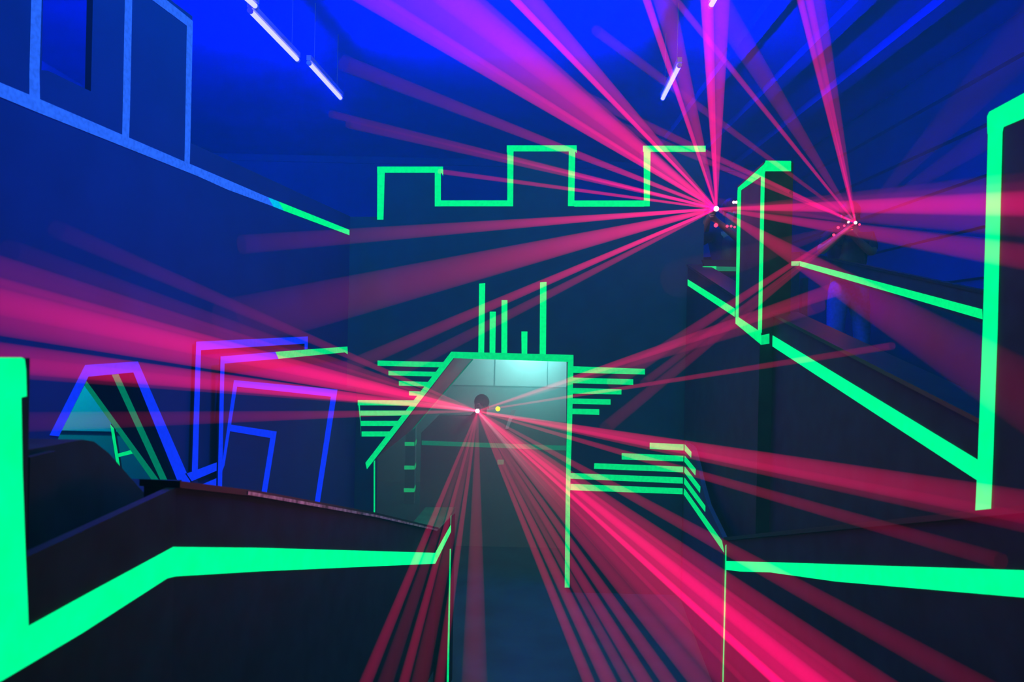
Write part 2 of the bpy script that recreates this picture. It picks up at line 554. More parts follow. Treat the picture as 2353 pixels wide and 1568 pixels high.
# stepped guard block behind the left parapet
blk = thing('guard_block', 'black stepped block with a sloping end behind the kinked green-striped parapet', 'barrier block', (-1.15, 2.0, 0))
PB = Plane((-1.05, 1.5), (-1.05, 3.0))
prof = PB.many([(20, 1040), (66, 1034), (190, 1011), (216, 1015), (250, 1042), (335, 1138)])
prof2 = [Vector((p.x, p.y, p.z)) for p in prof]
body = [Vector((-1.05, prof2[0].y, 0))] + prof2 + [Vector((-1.05, prof2[-1].y + 0.25, prof2[-1].z)), Vector((-1.05, prof2[-1].y + 0.25, 0))]
bm = prism_bm([body], (-0.22, 0, 0))
link_mesh('body', bm, M['black'], blk)
box('corner_post', (-1.05, PB.at(66, 1100).y - 0.03, 0), (-1.03, PB.at(108, 1100).y, PB.at(66, 1036).z - 0.01), M['black'], blk)

# ramp that the two parapets flank
rmp = struct(prism('floor_ramp', [[Vector((-0.8, 5.1, 0)), Vector((-0.8, 2.1, 0.80)), Vector((-0.8, -3.0, 0.80)), Vector((-0.8, -3.0, 0.0))]], (2.12, 0, 0), M['floor']))

# ------------------------------------------------------------------ left gallery wall
LW0, LW1 = (-1.97, 3.06), (-1.42, 6.9)
PW = Plane(LW0, LW1)
gal = thing('gallery_wall', 'tall dark blue partition whose upper windows are framed in blue tape', 'partition wall', (-1.7, 5.0, 0))
end = PW.at(806, 530)
top_r = PW.at(805, 497.5)
top_m = PW.at(437, 327)
ztop = PW.at(441, 45).z
mpt = PW.at(441, 100)
npt = PW.at(-420, 300)
zc = [Vector((npt.x, npt.y, 0)), Vector((npt.x, npt.y, ztop + 0.02)), Vector((mpt.x, mpt.y, ztop + 0.02)), Vector((mpt.x, mpt.y, top_r.z)), Vector((top_r.x, top_r.y, top_r.z)), Vector((top_r.x, top_r.y, 0))]
win2 = [PW.at(95.5, 161), PW.at(111, 163), PW.at(209, 210)]
w_top = ztop - 0.10
win_hole = [Vector((win2[0].x, win2[0].y, win2[0].z)), win2[1], win2[2], Vector((win2[2].x, win2[2].y, w_top)), Vector((win2[0].x, win2[0].y, w_top))]
arch_hole = PW.many([(137, 1000), (204, 866), (307, 857), (416, 1112), (60, 1180)])
prism('wall_panel', [zc, win_hole, arch_hole], -PW.n * 0.03, M['gallery'], gal)
tape(PW, [(-150, 130), (0, 189.4), (69, 218), (423, 371), (522, 413), (616, 453.5), (628, 474.5), (524, 436), (453, 404), (92, 260), (0, 222), (-150, 160)], M['blue'], gal, 'ledge_tape', label='blue fluorescent tape')
tape(PW, [(616, 453.5), (640, 463), (652, 484), (628, 474.5)], M['cyan'], gal, 'ledge_tape', label='cyan fluorescent tape')
tape(PW, [(640, 463), (803, 528.5), (803, 540.5), (652, 484)], M['green'], gal, 'ledge_tape', label='green fluorescent tape')
for P in ([(73.5, -70), (96.5, -70), (95.7, 0), (91, 165), (92, 229), (69, 219), (69, 165), (73.5, 0)], [(289.7, -70), (305, -70), (304, 0), (298.5, 264), (296.6, 318), (282, 311), (283, 264)],
          [(430.5, 59), (443, 48), (443, 66), (437.4, 329), (436, 378), (425, 372), (426, 329)]):
    tape(PW, P, M['blue'], gal, 'window_tape', label='blue fluorescent tape')
tape(PW, [(270, -53), (300, -53), (383, 0), (443, 48), (430.5, 59), (354, 2)], M['blue'], gal, 'window_tape', label='blue fluorescent tape')
# arch outline
for P in ([(115, 1001), (197, 839), (203, 866), (135.5, 1003)], [(197, 839), (317, 831), (307.6, 856), (203, 866)], [(317, 831), (429, 1087), (443, 1118), (414, 1118), (307.6, 856)]):
    tape(PW, P, M['blue_deep'], gal, 'arch_tape', label='blue fluorescent tape')
# jamb tape in the depth of the arch
jt = PW.many([(307, 857), (416, 1112)])
tape3([jt[0], jt[1], jt[1] - PW.n * 0.03, jt[0] - PW.n * 0.03], (jt[0] - jt[1]).cross(PW.n), M['blue_deep'], gal, 'arch_tape', 0.001)

# inner partition seen through the arch
PI_ = PW.shift(-0.55)
inn_p = thing('inner_partition', 'dark inner partition with two slanting dull green strips seen through the trapezoid arch', 'partition wall', (-2.2, 4.6, 0))
ip = PI_.many([(193, 880), (200, 800), (520, 800), (520, 1200), (420, 1200), (365, 1114)])
zt = ip[1].z
loop = [PI_.at(200, 882), PI_.at(170, 800), PI_.at(520, 790), Vector((PI_.at(520, 1300).x, PI_.at(520, 1300).y, 0)), Vector((PI_.at(496, 1300).x, PI_.at(496, 1300).y, 0)), PI_.at(496, 1300)]
prism('wall_panel', [loop], -PI_.n * 0.012, M['gallery'], inn_p)
tape(PI_, [(193, 884), (199, 876), (373, 1114), (385, 1131), (369, 1131), (357, 1114)], M['green_dim'], inn_p, 'tape_strip')
tape(PI_, [(255, 855), (270, 855), (389.5, 1114), (399, 1136), (384, 1136), (374.5, 1114)], M['green_dim'], inn_p, 'tape_strip')
# far wall of the side room, with a taped rail in front
srw = struct(box('wall_side_room', (-5.99, 7.0, 0), (-2.35, 7.12, 2.55), M['grey']))
struct(box('trim_20', (-5.99, 6.97, 1.33), (-2.35, 7.0, 2.55), M['pale']))
PG = Plane((-3.1, 5.6), (-2.0, 5.6))
rl = thing('taped_rail', 'small rail of green tape with one crossbar seen low through the trapezoid arch', 'rail', (-2.8, 5.6, 0))
gp = PG.many([(253, 975), (261, 987), (275, 1071), (268, 1063)])
prism('post', [PG.many([(253, 975), (261, 985), (285, 1135), (276, 1135)])], (0, 0.03, 0), M['black'], rl)
bot = PG.at(280, 1135)
box('base', (bot.x - 0.06, bot.y, 0), (bot.x + 0.06, bot.y + 0.06, bot.z), M['black'], rl)
prism('crossbar', [PG.many([(271, 1043), (303, 1034), (305, 1043), (272.5, 1051)])], (0, 0.03, 0), M['black'], rl)
tape(PG, [(253, 975), (261, 985), (275, 1071), (285, 1135), (276, 1135), (268, 1071)], M['green_far'], rl, 'tape_strip')
tape(PG, [(271, 1043), (303, 1034), (305, 1043), (272.5, 1051)], M['green_far'], rl, 'tape_strip', 0.0015)
box('lamp_bracket_wall', (0, 0, 0), (0.01, 0.01, 0.01), M['metal']).hide_render = False
bpy.data.objects.remove(bpy.data.objects['lamp_bracket_wall'])


def pt_light(name, loc, col, power, r=0.05):
    d = bpy.data.lights.new(name, 'POINT')
    d.color, d.energy, d.shadow_soft_size = col, power, r
    o = bpy.data.objects.new(name, d)
    COL.objects.link(o)
    o.location = loc
    return o


pt_light('side_room_lamp_light', (-4.4, 6.2, 2.4), (0.0, 0.8, 1.0), 70)

# two taped frames and the tilted window board on the lower left
def ground(p):
    return Vector((p.x, p.y, 0))


PA = PW.shift(0.03)
fa = thing('outlined_partition', 'tall slim partition outlined in plain blue tape beside the trapezoid arch', 'partition', (-1.6, 5.0, 0))
prism('frame_board', [[ground(PA.at(442, 1084)), PA.at(442, 1084), PA.at(452, 784), PA.at(708, 772), PA.at(708, 804), PA.at(700, 804), PA.at(700, 791), PA.at(462, 805), PA.at(455, 1084), ground(PA.at(455, 1084))]], -PA.n * 0.012, M['gallery'], fa)
for P in ([(452, 785.6), (707.7, 773.5), (701, 790), (462, 805)], [(452, 785.6), (462, 805), (454.5, 1081), (442, 1084)], [(700.7, 790), (707.7, 773.5), (707, 802), (700.7, 804)]):
    tape(PA, P, M['blue_deep'], fa, 'tape_strip', label='blue fluorescent tape')
for P in ([(430, 1089), (502, 1062), (502, 1080.6), (441.5, 1106)], [(451, 1120), (502, 1098), (502, 1118), (484, 1128)]):
    pl = PA.shift(0.004)
    prism('cross_board', [pl.many(P)], -pl.n * 0.012, M['gallery'], fa)
    tape(pl, P, M['blue_deep'], fa, 'tape_strip', label='blue fluorescent tape')
PH = PW.shift(0.05)
hb = thing('window_board', 'dark board with a tilted blue tape window shape, beside the striped doorway', 'partition board', (-1.3, 5.5, 0))
e0, e1 = PH.at(515, 868), PH.at(817, 893)
prism('board', [[ground(PH.at(505, 1000)), PH.at(505, 1000), e0, e1, PH.at(822, 920), PH.at(866, 1215), ground(PH.at(866, 1215))]], -PH.n * 0.012, M['gallery'], hb)
for P in ([(538.7, 874), (775.6, 895.6), (761, 912), (545, 889)], [(538.7, 874), (545, 889), (516, 1070), (508, 1090)], [(775.6, 895.6), (733, 1168), (722, 1168), (761, 912)],
          [(529, 976), (636, 992), (622, 1007), (526, 991)], [(636, 992), (610.5, 1150), (599, 1150), (622, 1007)]):
    tape(PH, P, M['blue_deep'], hb, 'tape_strip', label='blue fluorescent tape')
PBd = PW.shift(0.075)
fb = thing('outlined_partition', 'slim partition whose top tape turns from blue to green', 'partition', (-1.5, 5.2, 0))
prism('frame_board', [[ground(PBd.at(501, 1131)), PBd.at(501, 1131), PBd.at(508, 819), PBd.at(799, 796), PBd.at(799, 815), PBd.at(793, 811), PBd.at(516, 836), PBd.at(510, 1131), ground(PBd.at(510, 1131))]], -PBd.n * 0.012, M['gallery'], fb)
tape(PBd, [(508.4, 819.7), (633, 809), (640, 825), (516, 835.7)], M['blue_deep'], fb, 'tape_strip', label='blue fluorescent tape')
tape(PBd, [(633, 809), (798.6, 796.8), (799, 814), (793, 810), (640, 825)], M['green_far'], fb, 'tape_strip', label='green fluorescent tape')
tape(PBd, [(508, 820), (516, 836), (510, 1131), (501, 1131)], M['blue_deep'], fb, 'tape_strip', label='blue fluorescent tape')

# ------------------------------------------------------------------ ramp on the right: near parapet, tower, far parapet, landing
nearp = thing('ramp_parapet', 'near parapet of the raised ramp, its slanting green stripe passing under the narrow tower', 'parapet', (1.57, 4.5, 0))
PN1 = Plane((1.50, 5.0), (1.50, 7.0))
PN2 = Plane((1.57, 2.3), (1.57, 4.7))


def par_piece(plane, pxa, pxb, thick, parent, mat=M['black'], base=0.0, capm=True):
    a, b = plane.at(*pxa), plane.at(*pxb)
    prism('wall_panel', [[Vector((a.x, a.y, base)), a, b, Vector((b.x, b.y, base))]], -plane.n * thick, mat, parent)
    if capm:
        n = plane.n * 0.01
        u = Vector((0, 0, 0.018))
        prism('cap', [[a + n, b + n, b + n + u, a + n + u]], -plane.n * (thick + 0.02), M['cap'], parent)


par_piece(PN1, (1580, 612), (1697, 690), 0.16, nearp)
par_piece(PN2, (1768, 722), (2262, 978), 0.16, nearp)
tape(PN1, [(1580, 642.5), (1692, 712), (1692, 731), (1580, 656.5)], M['green'], nearp, 'slanting_tape')
tape(PN2, [(1768, 767), (2245, 1057), (2243, 1103), (1768, 792)], M['green_near'], nearp, 'slanting_tape')

tow = thing('ramp_tower', 'narrow dark tower outlined in green tape standing on the ramp parapet', 'tower', (1.58, 5.0, 0))
PT = Plane((1.49, 4.75), (1.49, 5.3))
tA, tB = PT.at(1755, 372), PT.at(1695, 428)
ya, yb, ztw = tA.y, tB.y, (tA.z + tB.z) / 2
xr_t = (1818 - CX) / FPX * ya * 1.0
bm = prism_bm([[Vector((1.49, ya, 0)), Vector((1.49, ya, tA.z)), Vector((1.49, yb, tB.z)), Vector((1.49, yb, 0))]], (xr_t - 1.49 - 0.01, 0, 0))
link_mesh('body', bm, M['black'], tow)
for P in ([(1695, 432), (1755, 378), (1760, 370), (1757, 398), (1752, 403), (1701, 438), (1697, 440)], [(1694.5, 436), (1702, 436), (1696, 730), (1690, 726)], [(1748.5, 402), (1756.5, 396), (1749.5, 765), (1741.5, 762)],
          [(1690, 725), (1748, 764), (1748, 792), (1690, 744)]):
    tape(PT, P, M['green'], tow, 'outline_tape')
PTF = Plane((1.4, ya), (1.8, ya))
tape(PTF, [(1759, 369), (1818, 370), (1818, 393.5), (1757, 393.5)], M['green'], tow, 'outline_tape', 0.002)
tape(PTF, [(1749, 771), (1768, 767), (1768, 790), (1748, 793)], M['green_far'], tow, 'outline_tape', 0.002)

farp = thing('ramp_rail', 'sloping dark rail board with a green stripe, a person in blue jeans behind it', 'rail', (2.9, 6.5, 0))
PC = Plane((2.9, 4.6), (2.9, 8.05))
prism('rail_board', [PC.many([(1838, 582), (2330, 690), (2330, 765), (1838, 616)])], -PC.n * 0.03, M['black'], farp)
ct, cn = PC.many([(1838, 582), (2330, 690)]), PC.n * 0.01
prism('cap', [[ct[0] + cn, ct[1] + cn, ct[1] + cn + Vector((0, 0, .018)), ct[0] + cn + Vector((0, 0, .018))]], -PC.n * 0.05, M['cap'], farp)
for px in (1840, 2315):
    q = PC.at(px, 640)
    box('post', (2.905, q.y - 0.04, 0), (2.96, q.y + 0.04, q.z), M['black'], farp)
outw = thing('ramp_outer_wall', 'dark wall along the outer side of the raised ramp, seen below the sloping rail', 'wall', (3.65, 7.0, 0))
PO = Plane((3.65, 4.6), (3.65, 10.0))
ot = PO.many([(1830, 600), (2330, 722)])
prism('wall_panel', [[ground(ot[0]), ot[0], ot[1], ground(ot[1])]], -PO.n * 0.06, M['wall'], outw)
tape(PC, [(1838, 600.5), (2256, 711), (2257, 734), (1835, 611)], M['green'], farp, 'slanting_tape')
land = thing('landing_parapet', 'back parapet closing the top landing behind the narrow tower, with a short tape end', 'parapet', (2.4, 8.05, 0))
PLd = Plane((1.8, 8.0), (2.9, 8.0))
par_piece(PLd, (1613, 596), (1838, 583), 0.10, land)
tape(PLd, [(1800, 601), (1838, 600.5), (1835, 611), (1800, 611)], M['green_far'], land, 'tape_strip')
lrl = thing('landing_rail', 'short taped rail board between the facade and the narrow tower, below the red lights', 'rail', (1.9, 6.72, 0))
PLr = Plane((1.5, 6.72), (2.2, 6.72))
prism('rail_board', [PLr.many([(1613, 597), (1716, 599), (1716, 627), (1625, 626)])], (0, 0.03, 0), M['black'], lrl)
q = PLr.at(1716, 627)
box('post', (q.x - 0.05, 6.725, 0), (q.x, 6.775, q.z + 0.05), M['black'], lrl)
tape(PLr, [(1614, 612.5), (1646, 612), (1646, 623), (1634, 623)], M['green_far'], lrl, 'tape_strip')
tape(PLr, [(1646, 612.5), (1704, 614), (1704, 623.5), (1646, 623)], M['green_dim'], lrl, 'tape_strip')
# ramp deck
struct(prism('floor_upper_ramp', [[Vector((1.73, 2.3, 0)), Vector((1.73, 2.3, 0.85)), Vector((1.73, 7.0, 1.83)), Vector((1.73, 8.0, 1.83)), Vector((1.73, 8.0, 0))]], (1.92, 0, 0), M['floor']))

# tall taped panel at the near right
tp = thing('tall_panel', 'tall dark panel edged in bright green tape at the near end of the ramp', 'partition panel', (1.5, 2.2, 0))
PP = Plane((1.48, 1.0), (1.48, 2.5))
a = PP.at(2270, 270)
zt_p = PP.at(2272, 262).z
prism('panel', [[Vector((1.48, a.y, 0)), Vector((1.48, a.y, zt_p)), Vector((1.48, 1.2, zt_p)), Vector((1.48, 1.2, 0))]], (0.09, 0, 0), M['black'], tp)
tape(PP, [(2268, 268), (2273, 257), (2353, 214), (3300, -295), (3300, -195), (2353, 271), (2304, 292), (2300, 310), (2269, 308)], M['green_near'], tp, 'edge_tape')
tape(PP, [(2270, 308), (2301.5, 300), (2297, 470), (2290, 760), (2280, 1050), (2274, 1195), (2240, 1195), (2247, 1050), (2258, 760), (2266, 470)], M['green_near'], tp, 'edge_tape', 0.0016)

# ------------------------------------------------------------------ back room behind the doorway
struct(box('wall_back_room', (-6.0, ROOM_Y - 0.14, 0), (1.7, ROOM_Y - 0.02, 2.55), M['grey']))
zb = at(1200, 888, ROOM_Y - 0.16).z
xa, xb, xc = [at(p, 860, ROOM_Y - 0.16).x for p in (1136, 1258, 1400)]
for i, (x0, x1) in enumerate(((-1.6, xa - 0.012), (xa + 0.012, xb - 0.008), (xb + 0.008, 1.69))):
    struct(box('trim_%d' % (30 + i), (x0, ROOM_Y - 0.17, zb), (x1, ROOM_Y - 0.14, 2.55), M['pale']))
struct(box('wall_right_back_room', (1.55, 7.17, 0), (1.70, ROOM_Y - 0.14, 2.55), M['grey']))

cnt = thing('counter_wall', 'low dark grey wall with a dull green stripe standing behind the doorway', 'low wall', (0.2, 8.5, 0))
CYd = 8.5
PCn = Plane((-1, CYd), (1, CYd))
cl = PCn.many([(968, 995), (1008, 955), (1140, 957), (1420, 985)])
prism('wall_panel', [[Vector((cl[0].x, CYd, 0))] + cl + [Vector((cl[3].x, CYd, 0))]], (0, 0.12, 0), M['lining'], cnt)
tape(PCn, [(969, 1013), (1330, 1026), (1330, 1037), (969, 1023)], M['green_dim'], cnt, 'tape_stripe')
tape(PCn, [(1143, 1057), (1158, 1057), (1157, 1068), (1143, 1068)], M['green_dim'], cnt, 'tape_patch')
prism('leaning_strip', [PCn.many([(1175, 942), (1186, 941), (1168, 985), (1161, 985)])], (0, -0.03, 0), M['pale'], cnt)

post = thing('banded_post', 'square dark post with green tape bands standing left of the low wall beyond the doorway', 'post', (-1.4, 10.6, 0))
PPo = Plane((-2, 10.6), (0, 10.6))
x0, x1 = PPo.at(930, 1100).x, PPo.at(952, 1100).x
box('shaft', (x0, 10.6, 0), (x1, 10.75, 2.55), M['lining'], post)
for y in (1016, 1070.5, 1122.5):
    tape(PPo, [(930 - (y - 1016) * .02, y), (952, y + 0.5), (952, y + 9), (930 - (y - 1016) * .02, y + 9)], M['green_far'], post, 'tape_band')
    zc0, zc1 = PPo.at(952, y).z, PPo.at(952, y + 9).z
    tape3([(x1, 10.6, zc1), (x1, 10.74, zc1 + 0.02), (x1, 10.74, zc0 + 0.02), (x1, 10.6, zc0)], (1, 0, 0), M['green_far'], post, 'tape_band')
tape(PPo, [(928, 962), (936, 960), (936, 983), (930, 983)], M['green_dim'], post, 'tape_band')
tape(PPo, [(944, 944), (949, 944), (954, 978), (948, 981)], M['green_dim'], post, 'tape_band')

ben = thing('low_ramp_block', 'low block with green-lit painted top on the floor between parapet end and doorway', 'floor block', (-0.75, 6.3, 0))
bt = [at(978, 1166, 7.6), at(1046, 1166, 7.6), at(1000, 1226, 6.9), at(940, 1212, 6.9)]
zz = sum(p.z for p in bt) / 4
m_ben = paint('green_lit_block_top', (0.02, 0.30, 0.18), 0.6, 0.3)  # green light falling on the block top is put into its colour
bt = []
for px, py in ((978, 1166), (1046, 1166), (1006, 1226), (940, 1212)):
    r = ray(px, py)
    t = (0.42 - EYE.z) / r.z
    bt.append(EYE + r * t)
prism('top', [bt], (0, 0, -0.05), m_ben, ben)
prism('body', [[p + Vector((0, 0, -0.05)) for p in bt]], (0, 0, -0.37), M['lining'], ben)

lamp = thing('wall_lamp', 'cool white wall lamp glowing high on the back wall beyond the doorway', 'lamp', (0.2, ROOM_Y - 0.17, 2.1))
box('housing', (0.0, ROOM_Y - 0.25, 2.13), (0.42, ROOM_Y - 0.17, 2.20), M['metal'], lamp, 0.01)
box('diffuser', (0.02, ROOM_Y - 0.245, 2.10), (0.40, ROOM_Y - 0.18, 2.128), M['lamp'], lamp, 0.005)
pt_light('back_room_lamp_light', (0.2, ROOM_Y - 0.9, 2.05), (0.24, 0.95, 0.93), 95, 0.12)

pt_light('passage_fill_light', (0.35, 7.7, 2.2), (0.22, 0.95, 0.92), 34, 0.1)  # unseen light added to brighten the lining, low wall and haze

# haze hanging in the back room
hz_m, nt, out = new_mat('theatrical_haze')
vs = nt.nodes.new('ShaderNodeVolumeScatter')
vs.inputs['Color'].default_value = (0.5, 0.95, 0.95, 1)
vs.inputs['Density'].default_value = 0.24
vs.inputs['Anisotropy'].default_value = 0.2
nt.links.new(vs.outputs[0], out.inputs['Volume'])
hz = box('haze', (-3.6, 7.2, 0.01), (1.54, ROOM_Y - 0.18, 2.54), hz_m)
tag(hz, 'pale teal haze hanging in the lit room beyond the doorway', 'haze', kind='stuff')

# ------------------------------------------------------------------ ultraviolet tubes on the ceiling


def make_tube(a, b, label):
    a, b = Vector(a), Vector(b)
    d = (b - a).normalized()
    t = thing('ultraviolet_tube_light', label, 'tube light', (a + b) / 2 + Vector((0, 0, 0.08)), 'ultraviolet tubes on the ceiling')
    s = d.cross(Vector((0, 0, 1))).normalized()
    up = Vector((0, 0, 1))
    zt = HALL_CEIL
    lo = a.z + 0.026
    pr = [a - s * 0.022, a + s * 0.022, b + s * 0.022, b - s * 0.022]
    pr = [Vector((p.x, p.y, lo)) for p in pr]
    prism('housing', [pr], (0, 0, 0.05), M['metal'], t)
    for f in (0.15, 0.85):
        q = a.lerp(b, f)
        link_mesh('hanging_rod', tube_bm([Vector((q.x, q.y, lo + 0.05)), Vector((q.x, q.y, zt))], 0.002, 8), M['metal'], t)
    link_mesh('tube', tube_bm([a + d * 0.03, b - d * 0.03], 0.021, 12), M['tube'], t, True)
    for q in (a, b - d * 0.03):
        link_mesh('end_cap', tube_bm([q, q + d * 0.03], 0.023, 12), M['metal'], t)
    return t


TZ = 4.93


def tube_px(p, q):
    res = []
    for px, py in (p, q):
        r = ray(px, py)
        res.append(EYE + r * ((TZ - EYE.z) / r.z))
    return res


make_tube(*tube_px((573, 23), (685, 139)), 'lit violet-white ceiling tube, middle of the diagonal row above the gallery wall')
make_tube(*tube_px((709, 144), (784, 227)), 'lit violet-white ceiling tube farthest along the diagonal row above the gallery wall')
make_tube(*tube_px((475, -85), (590, 17)), 'lit violet-white ceiling tube cut off above the middle tube of the diagonal row')
make_tube(*tube_px((1562, 149), (1522, 228)), 'lone lit ceiling tube crossed by red beams above the battlement')
make_tube(*tube_px((1690, -85), (1633, 14)), 'lit ceiling tube cut off beside the upright bright pink beam')

# ------------------------------------------------------------------ people and guns


def skin_mesh(name, verts, edges, rads, mat, parent, levels=2):
    me = bpy.data.meshes.new(name)
    me.from_pydata([tuple(v) for v in verts], edges, [])
    o = bpy.data.objects.new(name, me)
    COL.objects.link(o)
    sk = o.modifiers.new('skin', 'SKIN')
    for i, sv in enumerate(me.skin_vertices[0].data):
        r = rads[i]
        sv.radius = r if isinstance(r, tuple) else (r, r)
        sv.use_root = (i == 0)
    sb = o.modifiers.new('sub', 'SUBSURF')
    sb.levels = sb.render_levels = levels
    dg = bpy.context.evaluated_depsgraph_get()
    dg.update()
    me2 = bpy.data.meshes.new_from_object(o.evaluated_get(dg))
    o.modifiers.clear()
    o.data = me2
    me2.materials.clear()
    me2.materials.append(mat)
    for p in me2.polygons:
        p.use_smooth = True
    if parent is not None:
        o.parent = parent
        o.matrix_parent_inverse = Matrix.Translation(-parent.location)
    return o


def make_person(loc, height, gun_at, label, head_shift=(0, 0, 0), trousers='jeans'):
    """standing player facing the camera (-Y), both hands at the gun"""
    k = height / 1.75
    loc = Vector(loc)
    t = thing('person', label, 'person', loc)
    G = Vector(gun_at)

    def W(x, y, z):
        return loc + Vector((x, y, z)) * k
    hs = Vector(head_shift)
    pel, belly, chest, neck, hd, crown = W(0, 0, .95), W(0, .01, 1.10), W(0, .01, 1.32), W(0, 0, 1.48) + hs * .4, W(0, -.02, 1.58) + hs, W(0, -.01, 1.66) + hs
    V = [pel, belly, chest, neck, hd, crown]
    Ed = [(0, 1), (1, 2), (2, 3), (3, 4), (4, 5)]
    Rd = [(.15 * k, .11 * k), (.14 * k, .10 * k), (.165 * k, .11 * k), .055 * k, (.078 * k, .092 * k), (.07 * k, .08 * k)]

    def add(p, r, par):
        V.append(p)
        Rd.append(r)
        Ed.append((par, len(V) - 1))
        return len(V) - 1
    hands = []
    for s in (-1, 1):
        sh = add(W(s * .19, 0, 1.41), .062 * k, 2)
        tgt = G + Vector((s * .035, .10 if s < 0 else .22, -.05))
        shp = V[sh]
        mid = (shp + tgt) / 2 + Vector((s * .14, .03, -.17)) * k
        el = add(mid, .045 * k, sh)
        wr = add(tgt + (mid - tgt).normalized() * .08, .030, el)
        pm = add(tgt + (mid - tgt).normalized() * .01, (.034, .020), wr)
        fwd = (tgt - mid).normalized()
        for f in range(4):
            sp = Vector((0, 0, 1)) * (.026 - .017 * f)
            ln = (.036, .042, .039, .030)[f]
            a1 = add(V[pm] + fwd * .035 + sp, .009, pm)
            add(V[a1] + (fwd * .3 + Vector((-s, 0, 0)) * .9).normalized() * ln, .008, a1)
        th = add(V[pm] + Vector((-s * .012, -.01, .038)), .010, pm)
        add(V[th] + Vector((-s * .02, -.025, .008)), .008, th)
        hands.append(tgt)
        hp = add(W(s * .10, 0, .88), .095 * k, 0)
        kn = add(W(s * .125, -.03, .50), .060 * k, hp)
        an = add(W(s * .13, .03, .09), .040 * k, kn)
        add(W(s * .135, -.12, .035), .038 * k, an)
    body = skin_mesh('body', V, Ed, Rd, M['skin'], t)
    # face: nose, eyes, ears, mouth are children shapes
    hc = (hd + crown) / 2
    link_mesh('nose', ball_bm(hd + Vector((0, -.092 * k, .0)), .016 * k, (.8, 1, 1.4)), M['skin'], t, True)
    for s in (-1, 1):
        link_mesh('eye', ball_bm(hd + Vector((s * .032, -.080, .03)) * k, .012 * k), M['shirt'], t, True)
        link_mesh('ear', ball_bm(hd + Vector((s * .080, .01, .01)) * k, .028 * k, (.35, .7, 1)), M['skin'], t, True)
    link_mesh('mouth', ball_bm(hd + Vector((0, -.083, -.045)) * k, .022 * k, (1, .4, .3)), M['shirt'], t, True)
    link_mesh('hair', ball_bm(hc + Vector((0, .018, .03)) * k, .105 * k, (.90, 1.03, .92)), M['hair'], t, True)
    # clothes
    tv = [W(0, 0, 1.05), W(0, 0, .95)]
    te, tr = [(0, 1)], [(.165 * k, .125 * k), (.165 * k, .125 * k)]
    for s in (-1, 1):
        i = len(tv)
        tv += [W(s * .10, 0, .86), W(s * .125, -.03, .50), W(s * .13, .03, .10)]
        te += [(1, i), (i, i + 1), (i + 1, i + 2)]
        tr += [.108 * k, .078 * k, .066 * k]
    skin_mesh('trousers', tv, te, tr, M[trousers], t)
    sv = [W(0, .01, .90), W(0, .01, 1.12), W(0, .01, 1.33), W(0, .005, 1.43)]
    se, sr = [(0, 1), (1, 2), (2, 3)], [(.172 * k, .128 * k), (.160 * k, .118 * k), (.180 * k, .125 * k), (.10 * k, .08 * k)]
    for s in (-1, 1):
        i = len(sv)
        shp = W(s * .19, 0, 1.41)
        tgt = G + Vector((s * .035, .10 if s < 0 else .22, -.05))
        mid = (shp + tgt) / 2 + Vector((s * .14, .03, -.17)) * k
        sv += [shp, shp.lerp(mid, .85)]
        se += [(2, i), (i, i + 1)]
        sr += [.075 * k, .058 * k]
    skin_mesh('shirt', sv, se, sr, M['shirt'], t)
    ve = skin_mesh('vest', [W(0, .01, 1.06), W(0, .01, 1.20), W(0, .01, 1.34), W(0, .0, 1.42)], [(0, 1), (1, 2), (2, 3)],
                   [(.178 * k, .138 * k), (.176 * k, .136 * k), (.178 * k, .138 * k), (.12 * k, .10 * k)], M['vest'], t)
    return t, ve


def make_gun(tip, label, length=0.42, lens_r=0.016, yellow=False):
    """gun pointing at the camera; tip is the emitter"""
    tip = Vector(tip)
    t = thing('laser_gun', label, 'toy laser gun', tip)
    x, y, z = tip
    box('receiver', (x - .028, y + .12, z - .045), (x + .028, y + length, z + .035), M['gunmetal'], t, .008)
    link_mesh('barrel', tube_bm([(x, y + .012, z), (x, y + .05, z), (x, y + .13, z)], [.020, .024, .024], 16), M['gunmetal'], t, True)
    link_mesh('grip', prism_bm([[Vector((x - .016, y + .26, z - .045)), Vector((x - .016, y + .33, z - .045)), Vector((x - .016, y + .36, z - .15)), Vector((x - .016, y + .30, z - .15))]], (.032, 0, 0)), M['gunmetal'], t)
    link_mesh('sight', box_bm((x - .008, y + .20, z + .035), (x + .008, y + .30, z + .06)), M['gunmetal'], t)
    o = link_mesh('lens', ball_bm((x, y, z), lens_r), M['laser_lens'], t, True)
    o['label'] = 'glowing pink-white emitter lens'
    return t


def led(name, p, r, mat, parent, label=None):
    o = link_mesh(name, ball_bm(p, r, u=10, v=8), mat, parent, True)
    if label:
        o['label'] = label
    return o


S1 = at(1646, 480, 6.85)
S2 = at(1966, 512, 6.85)
S3 = at(1097, 945, 8.75) 
S3 = at(1097, 945, 8.30)

